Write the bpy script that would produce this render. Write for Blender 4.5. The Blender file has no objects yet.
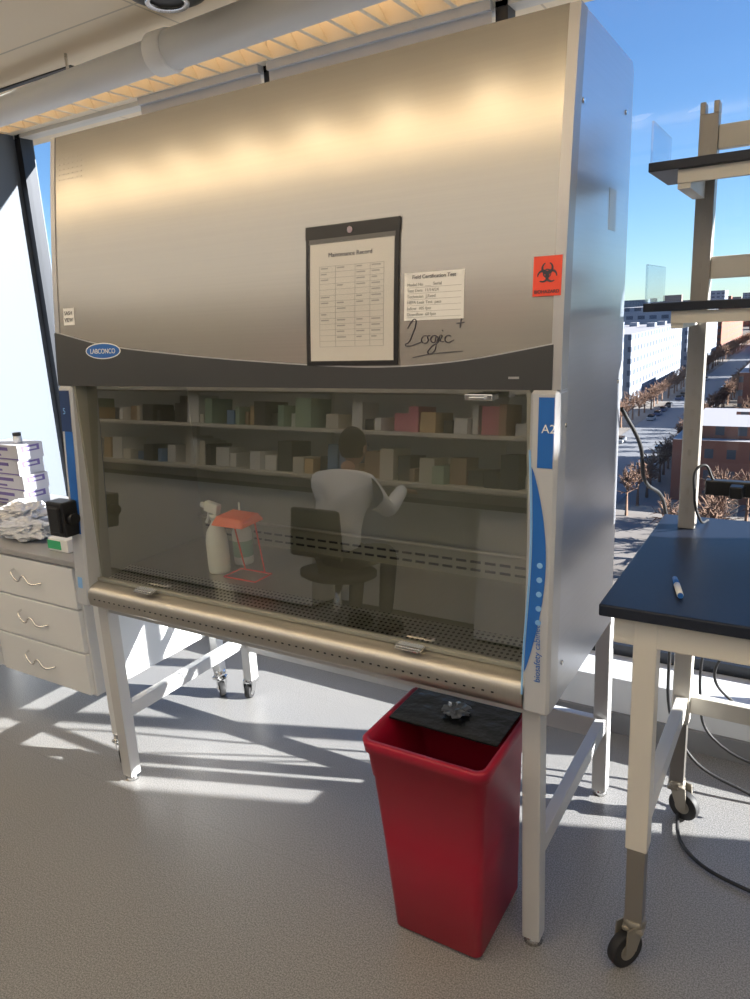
import bpy, bmesh, math, random
from mathutils import Vector, Matrix, Euler, noise
random.seed(7)
S=bpy.context.scene
COL=bpy.context.collection
# ------------------------------------------------------------------ materials
def newmat(n):
    m=bpy.data.materials.new(n);m.use_nodes=True
    nt=m.node_tree;b=nt.nodes["Principled BSDF"];return m,nt,b
def mat(n,c,r=.5,me=0.,noise=0.,nscale=40.,bump=0.,bscale=200.,emit=0.,coat=0.,alpha=None,stretch=None):
    m,nt,b=newmat(n)
    b.inputs["Base Color"].default_value=(*c,1);b.inputs["Roughness"].default_value=r;b.inputs["Metallic"].default_value=me
    if coat: b.inputs["Coat Weight"].default_value=coat;b.inputs["Coat Roughness"].default_value=.1
    if emit: b.inputs["Emission Color"].default_value=(*c,1);b.inputs["Emission Strength"].default_value=emit
    tc=nt.nodes.new("ShaderNodeTexCoord");src=tc.outputs["Object"]
    if stretch:
        mp=nt.nodes.new("ShaderNodeMapping");mp.inputs["Scale"].default_value=stretch;nt.links.new(src,mp.inputs[0]);src=mp.outputs[0]
    if noise:
        nz=nt.nodes.new("ShaderNodeTexNoise");nz.inputs["Scale"].default_value=nscale;nz.inputs["Detail"].default_value=3
        nt.links.new(src,nz.inputs["Vector"])
        mx=nt.nodes.new("ShaderNodeMix");mx.data_type="RGBA"
        mx.inputs[6].default_value=(*[max(0,v*(1-noise)) for v in c],1);mx.inputs[7].default_value=(*[min(1,v*(1+noise)) for v in c],1)
        nt.links.new(nz.outputs["Fac"],mx.inputs[0]);nt.links.new(mx.outputs[2],b.inputs["Base Color"])
    if bump:
        nz=nt.nodes.new("ShaderNodeTexNoise");nz.inputs["Scale"].default_value=bscale
        nt.links.new(src,nz.inputs["Vector"])
        bp=nt.nodes.new("ShaderNodeBump");bp.inputs["Strength"].default_value=bump;bp.inputs["Distance"].default_value=.01
        nt.links.new(nz.outputs["Fac"],bp.inputs["Height"]);nt.links.new(bp.outputs[0],b.inputs["Normal"])
    return m
def glass(n,tint,f0,rough=0.0):
    """thin sheet: transparent + mirror weighted by Schlick fresnel (two-sided)"""
    m=bpy.data.materials.new(n);m.use_nodes=True;nt=m.node_tree;nt.nodes.clear()
    o=nt.nodes.new("ShaderNodeOutputMaterial");t=nt.nodes.new("ShaderNodeBsdfTransparent");g=nt.nodes.new("ShaderNodeBsdfGlossy")
    t.inputs[0].default_value=(*tint,1);g.inputs["Roughness"].default_value=rough
    ge=nt.nodes.new("ShaderNodeNewGeometry");vm=nt.nodes.new("ShaderNodeVectorMath");vm.operation="DOT_PRODUCT"
    nt.links.new(ge.outputs["Incoming"],vm.inputs[0]);nt.links.new(ge.outputs["Normal"],vm.inputs[1])
    def M(op,a,bv=None):
        k=nt.nodes.new("ShaderNodeMath");k.operation=op;k.use_clamp=True if op in("SUBTRACT",) else False
        for i,v in enumerate((a,bv)):
            if v is None: continue
            if isinstance(v,(int,float)): k.inputs[i].default_value=v
            else: nt.links.new(v,k.inputs[i])
        return k.outputs[0]
    s=M("POWER",M("SUBTRACT",1.0,M("ABSOLUTE",vm.outputs["Value"])),5.0)
    fac=M("ADD",M("MULTIPLY",s,1-f0),f0)
    mx=nt.nodes.new("ShaderNodeMixShader");nt.links.new(fac,mx.inputs[0]);nt.links.new(t.outputs[0],mx.inputs[1]);nt.links.new(g.outputs[0],mx.inputs[2]);nt.links.new(mx.outputs[0],o.inputs[0])
    return m
def dots(n,base,dark,sx,sy,rad,axes=(0,1),me=1.,r=.3):
    m,nt,b=newmat(n);b.inputs["Metallic"].default_value=me;b.inputs["Roughness"].default_value=r
    tc=nt.nodes.new("ShaderNodeTexCoord");sp=nt.nodes.new("ShaderNodeSeparateXYZ");nt.links.new(tc.outputs["Object"],sp.inputs[0])
    def M(op,a,bv=None):
        k=nt.nodes.new("ShaderNodeMath");k.operation=op
        for i,v in enumerate((a,bv)):
            if v is None: continue
            if isinstance(v,(int,float)): k.inputs[i].default_value=v
            else: nt.links.new(v,k.inputs[i])
        return k.outputs[0]
    res=[]
    for ax,s in zip(axes,(sx,sy)):
        f=M("FRACT",M("MULTIPLY",sp.outputs[ax],s));f=M("SUBTRACT",f,.5);res.append(M("MULTIPLY",f,f))
    d=M("SQRT",M("ADD",res[0],res[1]));k=M("LESS_THAN",d,rad)
    mx=nt.nodes.new("ShaderNodeMix");mx.data_type="RGBA";mx.inputs[6].default_value=(*base,1);mx.inputs[7].default_value=(*dark,1)
    nt.links.new(k,mx.inputs[0]);nt.links.new(mx.outputs[2],b.inputs["Base Color"])
    inv=M("SUBTRACT",1,k);nt.links.new(M("MULTIPLY",inv,me),b.inputs["Metallic"])
    return m
M_={}
M_["panel"]=mat("champagne_panel",(.45,.432,.40),.20,.62,noise=.05,nscale=3,stretch=(.4,1,60))
M_["band"]=mat("band_grey",(.055,.058,.063),.42,.2)
M_["side"]=mat("side_steel_paint",(.60,.63,.70),.28,.7,noise=.05,nscale=4,stretch=(1,1,30))
M_["trim"]=mat("side_trim",(.48,.48,.50),.45,.7)
M_["pillar"]=mat("pillar_silver",(.58,.60,.64),.35,.3)
M_["steel"]=mat("stainless",(.50,.48,.44),.40,.9,noise=.08,nscale=5,stretch=(60,1,1))
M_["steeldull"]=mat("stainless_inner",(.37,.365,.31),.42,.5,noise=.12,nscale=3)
M_["white"]=mat("white_paint",(.78,.79,.80),.4)
M_["stand"]=mat("stand_paint",(.57,.57,.57),.4,.1)
M_["cream"]=mat("cream_paint",(.70,.67,.61),.45)
M_["bench"]=mat("black_epoxy",(.010,.015,.030),.42,noise=.3,nscale=150)
M_["black"]=mat("black_plastic",(.012,.012,.014),.4)
M_["rubber"]=mat("rubber",(.02,.02,.022),.6)
M_["frame"]=mat("dark_aluminium",(.03,.033,.04),.4,.5)
M_["red"]=mat("red_plastic",(.36,.006,.030),.4,noise=.08,nscale=6,bump=.05,bscale=300)
M_["paper"]=mat("paper",(.85,.85,.84),.6)
M_["ink"]=mat("ink",(.05,.05,.07),.6)
M_["blue"]=mat("blue_print",(.02,.14,.5),.35)
M_["navy"]=mat("navy_print",(.02,.05,.16),.35)
M_["lblue"]=mat("light_blue_print",(.25,.5,.85),.35)
M_["orange"]=mat("orange_red",(.90,.08,.04),.5)
M_["orange2"]=mat("rack_orange",(.95,.16,.03),.5)
M_["wall"]=mat("wall_paint",(.10,.12,.15),.6,bump=.02,bscale=100)
M_["wallw"]=mat("wall_white",(.74,.74,.73),.6)
M_["chrome"]=mat("chrome",(.8,.8,.8),.15,1)
M_["purple"]=mat("purple_print",(.13,.09,.28),.5)
M_["green"]=mat("green_print",(.05,.45,.2),.5)
M_["lav"]=mat("box_lavender",(.50,.50,.55),.55)
M_["sash"]=glass("sash_glass",(.83,.85,.79),.25,0)
M_["win"]=glass("window_glass",(.95,.97,.98),.03,0)
M_["acr"]=glass("acrylic",(.86,.9,.95),.12,0)
M_["perf"]=dots("perforated_steel",(.74,.73,.70),(.01,.01,.01),62,62,.27)
M_["shade"]=mat("roller_shade",(.55,.56,.58),.8)
m,nt,b=newmat("floor_terrazzo");b.inputs["Roughness"].default_value=.34
tc=nt.nodes.new("ShaderNodeTexCoord")
n1=nt.nodes.new("ShaderNodeTexNoise");n1.inputs["Scale"].default_value=240;n1.inputs["Detail"].default_value=2
n2=nt.nodes.new("ShaderNodeTexVoronoi");n2.inputs["Scale"].default_value=160
r1=nt.nodes.new("ShaderNodeValToRGB");r1.color_ramp.elements[0].position=.38;r1.color_ramp.elements[0].color=(.18,.178,.178,1);r1.color_ramp.elements[1].position=.62;r1.color_ramp.elements[1].color=(.35,.345,.34,1)
r2=nt.nodes.new("ShaderNodeValToRGB");r2.color_ramp.elements[0].position=.0;r2.color_ramp.elements[0].color=(.55,.55,.55,1);r2.color_ramp.elements[1].position=.3;r2.color_ramp.elements[1].color=(1,1,1,1)
br=nt.nodes.new("ShaderNodeTexBrick");br.offset=0;br.inputs["Scale"].default_value=1;br.inputs["Mortar Size"].default_value=.0015;br.inputs["Brick Width"].default_value=1.8;br.inputs["Row Height"].default_value=.9
br.inputs["Color1"].default_value=(1,1,1,1);br.inputs["Color2"].default_value=(.99,.99,.99,1);br.inputs["Mortar"].default_value=(.85,.85,.85,1)
for n in(n1,n2,br): nt.links.new(tc.outputs["Object"],n.inputs["Vector"])
nt.links.new(n1.outputs["Fac"],r1.inputs[0]);nt.links.new(n2.outputs["Distance"],r2.inputs[0])
a=nt.nodes.new("ShaderNodeMix");a.data_type="RGBA";a.blend_type="MULTIPLY";a.inputs[0].default_value=1
nt.links.new(r1.outputs[0],a.inputs[6]);nt.links.new(r2.outputs[0],a.inputs[7])
c=nt.nodes.new("ShaderNodeMix");c.data_type="RGBA";c.blend_type="MULTIPLY";c.inputs[0].default_value=1
nt.links.new(a.outputs[2],c.inputs[6]);nt.links.new(br.outputs["Color"],c.inputs[7]);nt.links.new(c.outputs[2],b.inputs["Base Color"])
M_["floor"]=m
m,nt,b=newmat("ceiling_tile");b.inputs["Roughness"].default_value=.8
tc=nt.nodes.new("ShaderNodeTexCoord");br=nt.nodes.new("ShaderNodeTexBrick");br.offset=0;br.inputs["Scale"].default_value=1;br.inputs["Mortar Size"].default_value=.005;br.inputs["Brick Width"].default_value=1.2;br.inputs["Row Height"].default_value=.6
br.inputs["Color1"].default_value=(.88,.76,.58,1);br.inputs["Color2"].default_value=(.87,.75,.57,1);br.inputs["Mortar"].default_value=(.6,.52,.40,1)
nt.links.new(tc.outputs["Object"],br.inputs["Vector"]);nt.links.new(br.outputs["Color"],b.inputs["Base Color"]);M_["ceil"]=m
def facade(n,wallc,winc,bw,rh,ms=.35):
    m,nt,b=newmat(n);b.inputs["Roughness"].default_value=.7
    tc=nt.nodes.new("ShaderNodeTexCoord");sp=nt.nodes.new("ShaderNodeSeparateXYZ");nt.links.new(tc.outputs["Object"],sp.inputs[0])
    ad=nt.nodes.new("ShaderNodeMath");nt.links.new(sp.outputs[0],ad.inputs[0]);nt.links.new(sp.outputs[1],ad.inputs[1])
    cb=nt.nodes.new("ShaderNodeCombineXYZ");nt.links.new(ad.outputs[0],cb.inputs[0]);nt.links.new(sp.outputs[2],cb.inputs[1])
    br=nt.nodes.new("ShaderNodeTexBrick");br.offset=0;br.inputs["Scale"].default_value=1;br.inputs["Mortar Size"].default_value=ms;br.inputs["Mortar Smooth"].default_value=0
    br.inputs["Brick Width"].default_value=bw;br.inputs["Row Height"].default_value=rh
    br.inputs["Color1"].default_value=(*winc,1);br.inputs["Color2"].default_value=(*[v*.7 for v in winc],1);br.inputs["Mortar"].default_value=(*wallc,1)
    nt.links.new(cb.outputs[0],br.inputs["Vector"])
    ge=nt.nodes.new("ShaderNodeNewGeometry");s2=nt.nodes.new("ShaderNodeSeparateXYZ");nt.links.new(ge.outputs["Normal"],s2.inputs[0])
    gt=nt.nodes.new("ShaderNodeMath");gt.operation="GREATER_THAN";gt.inputs[1].default_value=.5;nt.links.new(s2.outputs[2],gt.inputs[0])
    mx=nt.nodes.new("ShaderNodeMix");mx.data_type="RGBA";mx.inputs[7].default_value=(.30,.29,.30,1)
    nt.links.new(gt.outputs[0],mx.inputs[0]);nt.links.new(br.outputs["Color"],mx.inputs[6]);nt.links.new(mx.outputs[2],b.inputs["Base Color"])
    return m
FAC=[facade("facade_white",(.20,.225,.27),(.07,.09,.13),5,3.6,1.0),facade("facade_brick",(.24,.085,.05),(.09,.085,.09),3.2,3.4,.95),
     facade("facade_tan",(.20,.16,.13),(.09,.10,.12),4,3.5,1.0),facade("facade_glass",(.18,.21,.25),(.09,.14,.2),3,3.5,.4)]
# ------------------------------------------------------------------ geometry helpers
def empty(n,loc=(0,0,0)):
    o=bpy.data.objects.new(n,None);o.empty_display_size=.05;o.location=loc;COL.objects.link(o);return o
def link(o,parent):
    COL.objects.link(o)
    if parent is not None:
        o.parent=parent;o.matrix_parent_inverse=Matrix.Translation(-Vector(parent.location))
    return o
def mesh(n,vs,fs,mt,parent=None,smooth=False,bevel=0,seg=2):
    me=bpy.data.meshes.new(n);me.from_pydata([tuple(v) for v in vs],[],fs);me.update()
    bm=bmesh.new();bm.from_mesh(me);bmesh.ops.recalc_face_normals(bm,faces=bm.faces);bm.to_mesh(me);bm.free()
    for k in (mt if isinstance(mt,list) else [mt]): me.materials.append(k)
    if smooth: me.polygons.foreach_set("use_smooth",[True]*len(me.polygons))
    o=bpy.data.objects.new(n,me);link(o,parent)
    if bevel:
        md=o.modifiers.new("b","BEVEL");md.width=bevel;md.segments=seg;md.limit_method="ANGLE";md.angle_limit=.6
    return o
BF=[(0,3,2,1),(4,5,6,7),(0,1,5,4),(1,2,6,5),(2,3,7,6),(3,0,4,7)]
def bv(x0,x1,y0,y1,z0,z1):
    return [(x0,y0,z0),(x1,y0,z0),(x1,y1,z0),(x0,y1,z0),(x0,y0,z1),(x1,y0,z1),(x1,y1,z1),(x0,y1,z1)]
def box(n,x0,x1,y0,y1,z0,z1,mt,parent=None,bevel=0): return mesh(n,bv(x0,x1,y0,y1,z0,z1),BF,mt,parent,bevel=bevel)
def multibox(n,bs,mt,parent=None,bevel=0):
    vs=[];fs=[]
    for b_ in bs:
        k=len(vs);vs+=bv(*b_[:6]);fs+=[tuple(i+k for i in f) for f in BF]
    o=mesh(n,vs,fs,mt,parent,bevel=bevel)
    if isinstance(mt,list):
        for i,b_ in enumerate(bs):
            for j in range(6): o.data.polygons[i*6+j].material_index=b_[6]
    return o
def cyl(n,p0,p1,r0,mt,parent=None,r1=None,seg=24,bevel=0):
    p0=Vector(p0);p1=Vector(p1);r1=r0 if r1 is None else r1;d=(p1-p0).normalized();q=d.to_track_quat("Z","Y")
    vs=[];
    for p,r in((p0,r0),(p1,r1)):
        for i in range(seg):
            a=2*math.pi*i/seg;vs.append(p+q@Vector((r*math.cos(a),r*math.sin(a),0)))
    fs=[(i,(i+1)%seg,seg+(i+1)%seg,seg+i) for i in range(seg)]+[tuple(range(seg))[::-1],tuple(range(seg,2*seg))]
    o=mesh(n,vs,fs,mt,parent,bevel=bevel)
    for p in o.data.polygons: p.use_smooth=len(p.vertices)==4
    return o
def tube(n,pts,r,mt,parent=None,cyc=False,smooth=True):
    cu=bpy.data.curves.new(n,"CURVE");cu.dimensions="3D";cu.bevel_depth=r;cu.bevel_resolution=3
    if smooth and len(pts)>2:
        sp=cu.splines.new("BEZIER");sp.bezier_points.add(len(pts)-1)
        for b_,p in zip(sp.bezier_points,pts): b_.co=p;b_.handle_left_type=b_.handle_right_type="AUTO"
    else:
        sp=cu.splines.new("POLY");sp.points.add(len(pts)-1)
        for b_,p in zip(sp.points,pts): b_.co=(*p,1)
    sp.use_cyclic_u=cyc;cu.materials.append(mt);o=bpy.data.objects.new(n,cu);return link(o,parent)
def lathe(n,prof,mt,parent,loc,seg=28):
    vs=[];fs=[]
    for r,z in prof:
        for i in range(seg):
            a=2*math.pi*i/seg;vs.append((loc[0]+r*math.cos(a),loc[1]+r*math.sin(a),loc[2]+z))
    for k in range(len(prof)-1):
        for i in range(seg): fs.append((k*seg+i,k*seg+(i+1)%seg,(k+1)*seg+(i+1)%seg,(k+1)*seg+i))
    return mesh(n,vs,fs,mt,parent,smooth=True)
def skin(n,pts,edges,radii,mt,parent,root=0,sub=2):
    me=bpy.data.meshes.new(n);me.from_pydata([tuple(p) for p in pts],edges,[]);me.update()
    o=bpy.data.objects.new(n,me);link(o,parent);me.materials.append(mt)
    md=o.modifiers.new("skin","SKIN");md.use_smooth_shade=True
    if not me.skin_vertices: 
        bm=bmesh.new();bm.from_mesh(me);bm.verts.layers.skin.verify();bm.to_mesh(me);bm.free()
    for i,r in enumerate(radii):
        v=me.skin_vertices[0].data[i];v.radius=(r,r) if not isinstance(r,tuple) else r;v.use_root=(i==root)
    s=o.modifiers.new("sub","SUBSURF");s.levels=sub;s.render_levels=sub
    return o
ZB,ZK,ZT,D,W=.753,1.535,2.335,.64,1.75
def yf(z):
    if z<=ZK: return .0594*(z-ZB)/(ZK-ZB)
    d=z-ZK;return .0594+.076*d+.076*d*d
def slope(z): return math.atan(.076+(.152*(z-ZK) if z>ZK else 0))
def front(n,x0,x1,zlo,zhi,off,th,mt,parent,nx=1,nz=1,smooth=False):
    vs=[];fs=[]
    f0=zlo if callable(zlo) else (lambda x:zlo);f1=zhi if callable(zhi) else (lambda x:zhi)
    for lay in(0,1):
        for i in range(nx+1):
            x=x0+(x1-x0)*i/nx
            for j in range(nz+1):
                z=f0(x)+(f1(x)-f0(x))*j/nz;vs.append((x,yf(z)-off+(th if lay else 0),z))
    st=nz+1;N=(nx+1)*st
    for i in range(nx):
        for j in range(nz):
            a=i*st+j;fs.append((a,a+st,a+st+1,a+1));fs.append((N+a,N+a+1,N+a+st+1,N+a+st))
    for i in range(nx):
        for j in(0,nz):
            a=i*st+j;fs.append((a,a+st,N+a+st,N+a))
    for j in range(nz):
        for i in(0,nx):
            a=i*st+j;fs.append((a,a+1,N+a+1,N+a))
    return mesh(n,vs,fs,mt,parent,smooth=smooth)
def text(n,s,x,z,size,mt,parent,off=.003,shear=0,y=None,align="LEFT",tilt=None,ext=.0003,bold=0,sx=1):
    cu=bpy.data.curves.new(n,"FONT");cu.body=s;cu.size=size;cu.extrude=ext;cu.shear=shear;cu.align_x=align;cu.offset=bold
    cu.materials.append(mt);o=bpy.data.objects.new(n,cu);o.location=(x,(yf(z)-off) if y is None else y,z)
    o.rotation_euler=(math.pi/2-(slope(z) if tilt is None else tilt),0,0);o.scale=(sx,1,1);return link(o,parent)

# ------------------------------------------------------------------ ROOM
XL,XR,YB,YW,CZ=-5.2,5.4,-3.9,1.45,2.85
LY0,LY1=.94,1.365
box("floor",XL,XR,YB,YW+.2,-.1,0,M_["floor"])
multibox("ceiling",[(XL,XR,YB,LY0,CZ,CZ+.24),(XL,XR,LY1,YW+.2,CZ,CZ+.24),(XL,XR,LY0-.05,LY1+.05,CZ+.25,CZ+.30)],M_["ceil"])
box("wall_back",XL,XR,YB-.1,YB,0,CZ,M_["wallw"])
box("wall_left",XL-.1,XL,YB,.4,0,CZ,M_["wallw"])
box("wall_left_return",XL-.1,-1.97,.45,.55,0,CZ,M_["wall"])
box("wall_left_pier",-2.07,-1.97,.55,YW+.1,0,CZ,M_["wall"])
box("wall_right",XR,XR+.1,YB,YW,0,CZ,M_["wallw"])
box("wall_window_pier",4.47,XR,YW-.05,YW+.15,0,CZ,M_["wallw"])
box("trim_window_curb",-1.97,4.47,1.22,YW+.1,0,.24,M_["white"],bevel=.004)
box("baseboard_window",-1.97,4.47,1.205,1.22,0,.09,mat("base_grey",(.25,.25,.26),.5))
w=empty("window_1",(1.3,YW,1.5))
multibox("frame",[(-1.97,4.47,YW-.02,YW+.05,.24,.29)]+[(x-.025,x+.025,YW-.03,YW+.05,.29,2.85) for x in(-1.935,-.045,1.09,2.75,4.44)],M_["frame"],w)
box("frame_head",-1.97,4.47,YW-.03,YW+.05,2.83,2.85,M_["cream"],w)
mesh("pane",[(-1.97,YW,.29),(4.47,YW,.29),(4.47,YW,2.83),(-1.97,YW,2.83)],[(0,1,2,3)],M_["win"],w)
for i,(a_,b_) in enumerate(((-.86,-.07),(-.02,1.06))):
    g=empty("window_blind" if i==0 else "window_blind.001",(a_,1.395,2.82))
    box("fabric",a_,b_,1.395,1.398,2.42,2.84,M_["shade"],g)
    cyl("hem_bar",(a_,1.396,2.42),(b_,1.396,2.42),.012,M_["white"],g)
    box("cassette",a_,b_,1.378,1.417,2.815,2.85,M_["shade"],g)
g=empty("ceiling_louver",(0,1.18,CZ))
M_["slat"]=mat("slat_cream",(.82,.74,.58),.5)
x=-3.2
vs=[];fs=[]
while x<3.4:
    k=len(vs)
    for (dx,z) in((.065,CZ-.004),(.085,CZ-.004),(.02,CZ+.11),(.0,CZ+.11)):
        vs+= [(x+dx,LY0+.002,z),(x+dx,LY1-.002,z)]
    fs+=[(k,k+2,k+4,k+6),(k+1,k+7,k+5,k+3),(k,k+1,k+3,k+2),(k+2,k+3,k+5,k+4),(k+4,k+5,k+7,k+6),(k+6,k+7,k+1,k)]
    x+=.15
mesh("slats",vs,fs,M_["slat"],g)
M_["warmem"]=mat("added_warm_glow",(1,.78,.54),.5,emit=1.0)
box("added_glow_panel",-3.3,3.4,LY0+.01,LY1-.01,CZ+.15,CZ+.18,M_["warmem"],g)  # added glowing panel above the slats, brightens them with warm light
box("ceiling_air_slot",-3.5,-.70,.86,.885,CZ-.006,CZ,M_["black"])
g=empty("ceiling_pipe",(0,.74,2.7))
PZ=2.725
py=lambda x:.728-.054*x
cyl("pipe",(-3.2,py(-3.2),PZ),(0,py(0),PZ),.060,M_["white"],g,seg=40)
cyl("pipe_wide",(0,py(0),PZ),(3.5,py(3.5),PZ),.068,M_["white"],g,seg=40)
cyl("coupling",(-.045,py(0),PZ),(.045,py(0),PZ),.076,M_["white"],g,seg=40,bevel=.006)
for hx in(-2.2,-.6,1.6,3.0):
    cyl("hanger_%d"%int(hx*10),(hx,py(hx),PZ),(hx,py(hx),CZ),.006,M_["chrome"],g)
g=empty("ceiling_speaker",(.30,.47,2.74))
sz=2.79
lathe("dome",[(0,-.035),(.09,-.03),(.13,-.012),(.140,.0),(.143,.012),(.135,.03),(0,.032)],M_["black"],g,(.29,.47,sz),40)
lathe("ring",[(.055,-.04),(.07,-.045),(.075,-.035),(.055,-.03)],M_["chrome"],g,(.29,.47,sz),32)
cyl("mount",(.29,.47,sz+.03),(.29,.47,CZ),.05,M_["black"],g)
M_["warmem2"]=mat("added_cell_glow",(1,.82,.56),.5,emit=4.2)
# added slanted glowing cells (parallelograms), unseen, for bright spots reflected in the front panel
vs=[];fs=[]
for i in range(22):
    x=-5.0+i*.40;k=len(vs)
    for z in(CZ-.006,CZ):
        vs+=[(x,-.88,z),(x+.13,-.88,z),(x+.22,-.74,z),(x+.09,-.74,z)]
    fs+=[tuple(j+k for j in f) for f in BF]
mesh("added_glow_cells",vs,fs,M_["warmem2"])
# ------------------------------------------------------------------ CABINET
C=empty("biosafety_cabinet",(W/2,.32,ZB))
def side(n,x0,x1,mt,inset=0):
    zs=[ZB+(ZT-ZB)*i/24 for i in range(25)]
    prof=[(yf(z)+inset,z) for z in zs]+[(D+.02,ZT),(D+.04,ZT-.02),(D-.02,ZB)]
    vs=[(x0,y,z) for y,z in prof]+[(x1,y,z) for y,z in prof];n_=len(prof)
    fs=[tuple(range(n_)),tuple(range(n_,2*n_))[::-1]]+[(i,(i+1)%n_,n_+(i+1)%n_,n_+i) for i in range(n_)]
    return mesh(n,vs,fs,mt,C,bevel=.003)
side("side_panel_right",W-.015,W,M_["side"],.012);side("side_panel_left",0,.015,M_["side"],.012)
front("side_trim_right",W-.022,W+.002,ZK,ZT-.002,.004,.05,M_["trim"],C,1,20)
front("side_trim_left",-.002,.02,ZK,ZT-.002,.003,.05,M_["trim"],C,1,20)
box("top_plate",.015,W-.015,yf(ZT)+.01,D+.02,ZT-.02,ZT-.003,M_["side"],C)
mesh("rear_plate",[(.015,D-.04,ZB),(W-.015,D-.04,ZB),(W-.015,D-.025,ZB),(.015,D-.025,ZB),(.015,D+.01,ZT-.02),(W-.015,D+.01,ZT-.02),(W-.015,D+.03,ZT-.02),(.015,D+.03,ZT-.02)],BF,M_["side"],C)
box("bottom_plate",.015,W-.015,.03,D-.04,ZB+.002,ZB+.02,M_["steel"],C)
front("front_panel_backing",.0,W-.022,ZK+.02,ZT,-.002,.013,M_["panel"],C,1,28)
vs=[];fs=[]
for j in range(49):
    z=ZK+.02+(ZT-ZK-.02)*j/48
    for i in range(5): vs.append(((W-.022)*i/4,yf(z),z))
for j in range(48):
    for i in range(4): a=j*5+i;fs.append((a,a+1,a+6,a+5))
mesh("front_panel",vs,fs,M_["panel"],C,smooth=True)
def arc(x):
    P=[(0,1.712),(.24,1.665),(.55,1.632),(.85,1.608),(1.25,1.588),(1.5,1.600),(1.75,1.638)]
    for i in range(len(P)-1):
        if x<=P[i+1][0]+1e-6:
            p0=P[max(i-1,0)];p1=P[i];p2=P[i+1];p3=P[min(i+2,len(P)-1)];t=(x-p1[0])/(p2[0]-p1[0])
            m1=(p2[1]-p0[1])/(p2[0]-p0[0])*(p2[0]-p1[0]);m2=(p3[1]-p1[1])/(p3[0]-p1[0])*(p2[0]-p1[0])
            return (2*t**3-3*t*t+1)*p1[1]+(t**3-2*t*t+t)*m1+(-2*t**3+3*t*t)*p2[1]+(t**3-t*t)*m2
front("band",-.003,W-.018,ZK,arc,.006,.02,M_["band"],C,60,4)
front("band_edge_strip",.0,W-.02,lambda x:arc(x),lambda x:arc(x)+.003,.0035,.003,M_["trim"],C,60,1)  # thin metallic strip along the band's top edge
box("plenum_floor",.015,W-.015,.08,.60,1.54,1.56,M_["steeldull"],C)
for s,x0,x1 in(("left",-.001,.068),("right",W-.066,W+.0015)):
    front("pillar_"+s,x0,x1,ZB,ZK,.012,.075,M_["pillar"],C,1,2).modifiers.new("b","BEVEL").width=.008
box("inner_side_left",.068,.078,.06,.60,.80,1.54,M_["steeldull"],C)
box("inner_side_right",W-.078,W-.068,.06,.60,.80,1.54,M_["steeldull"],C)
box("inner_back",.078,W-.078,.575,.585,.80,1.54,M_["steeldull"],C)
box("work_surface",.078,W-.078,.18,.575,.838,.85,M_["steel"],C)
multibox("back_slots",[(.1+i*.052,.1+i*.052+.036,.571,.576,.872,.879) for i in range(29)]+[(.1+i*.052,.1+i*.052+.036,.571,.576,.90,.907) for i in range(29)],M_["black"],C)
tube("back_rail",[(.08,.56,.945),(W-.08,.56,.945)],.006,M_["steel"],C,smooth=False)
mesh("front_grille",[(.078,.055,.832),(W-.078,.055,.832),(W-.078,.185,.852),(.078,.185,.852)],[(0,1,2,3)],M_["perf"],C)
vs=[];pr=[(.062,.836),(.035,.834),(.008,.826),(-.006,.812),(-.010,.79),(-.006,.762),(.004,.753),(.04,.753)]
for y,z in pr: vs+=[(.068,y,z),(W-.066,y,z)]
mesh("front_lip",vs,[(2*i,2*i+1,2*i+3,2*i+2) for i in range(len(pr)-1)],M_["steel"],C,smooth=True)
multibox("lip_holes",[(.10+i*.0255,.10+i*.0255+.007,-.0112,-.0095,.786,.790) for i in range(60)],M_["black"],C)
gz0,gz1=.842,1.548
def gy(z): return yf(z)+.045
mesh("sash_glass",[(.066,gy(gz0),gz0),(W-.064,gy(gz0),gz0),(W-.064,gy(gz1),gz1),(.066,gy(gz1),gz1)],[(0,1,2,3)],M_["sash"],C)
box("sash_bottom_rail",.068,W-.066,gy(gz0)-.012,gy(gz0)+.006,.836,.848,M_["steeldull"],C,bevel=.002)
for i,hx in enumerate((.34,1.36)):
    multibox("sash_handle_%d"%(i+1),[(hx-.040,hx+.040,.006,.036,.842,.854),(hx-.036,hx+.036,-.004,.008,.844,.852)],M_["chrome"],C,bevel=.004)
multibox("sash_latch",[(1.53,1.60,yf(1.53)-.03,yf(1.53)+.01,1.512,1.527),(1.545,1.585,yf(1.53)-.04,yf(1.53)-.02,1.514,1.522)],M_["chrome"],C,bevel=.002)
def strip(n,fn0,fn1,z0,z1,mt,N=40):
    vs=[];fs=[]
    for i in range(N+1):
        z=z0+(z1-z0)*i/N;y=yf(z)-.0138;vs+=[(fn0(z),y,z),(fn1(z),y,z)]
    for i in range(N): fs.append((2*i,2*i+1,2*i+3,2*i+2))
    return mesh(n,vs,fs,mt,C)
xr=W-.066
strip("graphic_right_top",lambda z:xr+.022,lambda z:xr+.058,1.36,1.52,M_["blue"])
strip("graphic_right_wave",lambda z:xr+.010+.006*math.sin((z-1)*9),lambda z:xr+.010+.006*math.sin((z-1)*9)+.034*max(0,math.sin((z-.86)/(1.36-.86)*math.pi))**.8+.001,.86,1.36,M_["blue"])
strip("graphic_right_wave_light",lambda z:xr+.004+.006*math.sin((z-1)*9),lambda z:xr+.009+.006*math.sin((z-1)*9),.80,1.40,M_["lblue"])
for i in range(5):
    z=1.13-.035*i;cyl("touch_key_%d"%i,(xr+.036,yf(z)-.0145,z),(xr+.036,yf(z)-.012,z),.007,M_["lblue"],C,seg=16)
text("pillar_text","A2",xr+.030,1.44,.028,M_["paper"],C,off=.0145)
o=text("pillar_text_2","biosafety cabinet",xr+.045,.84,.022,M_["blue"],C,off=.0142);o.rotation_euler=(math.pi/2-.076,-math.pi/2,0)
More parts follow.
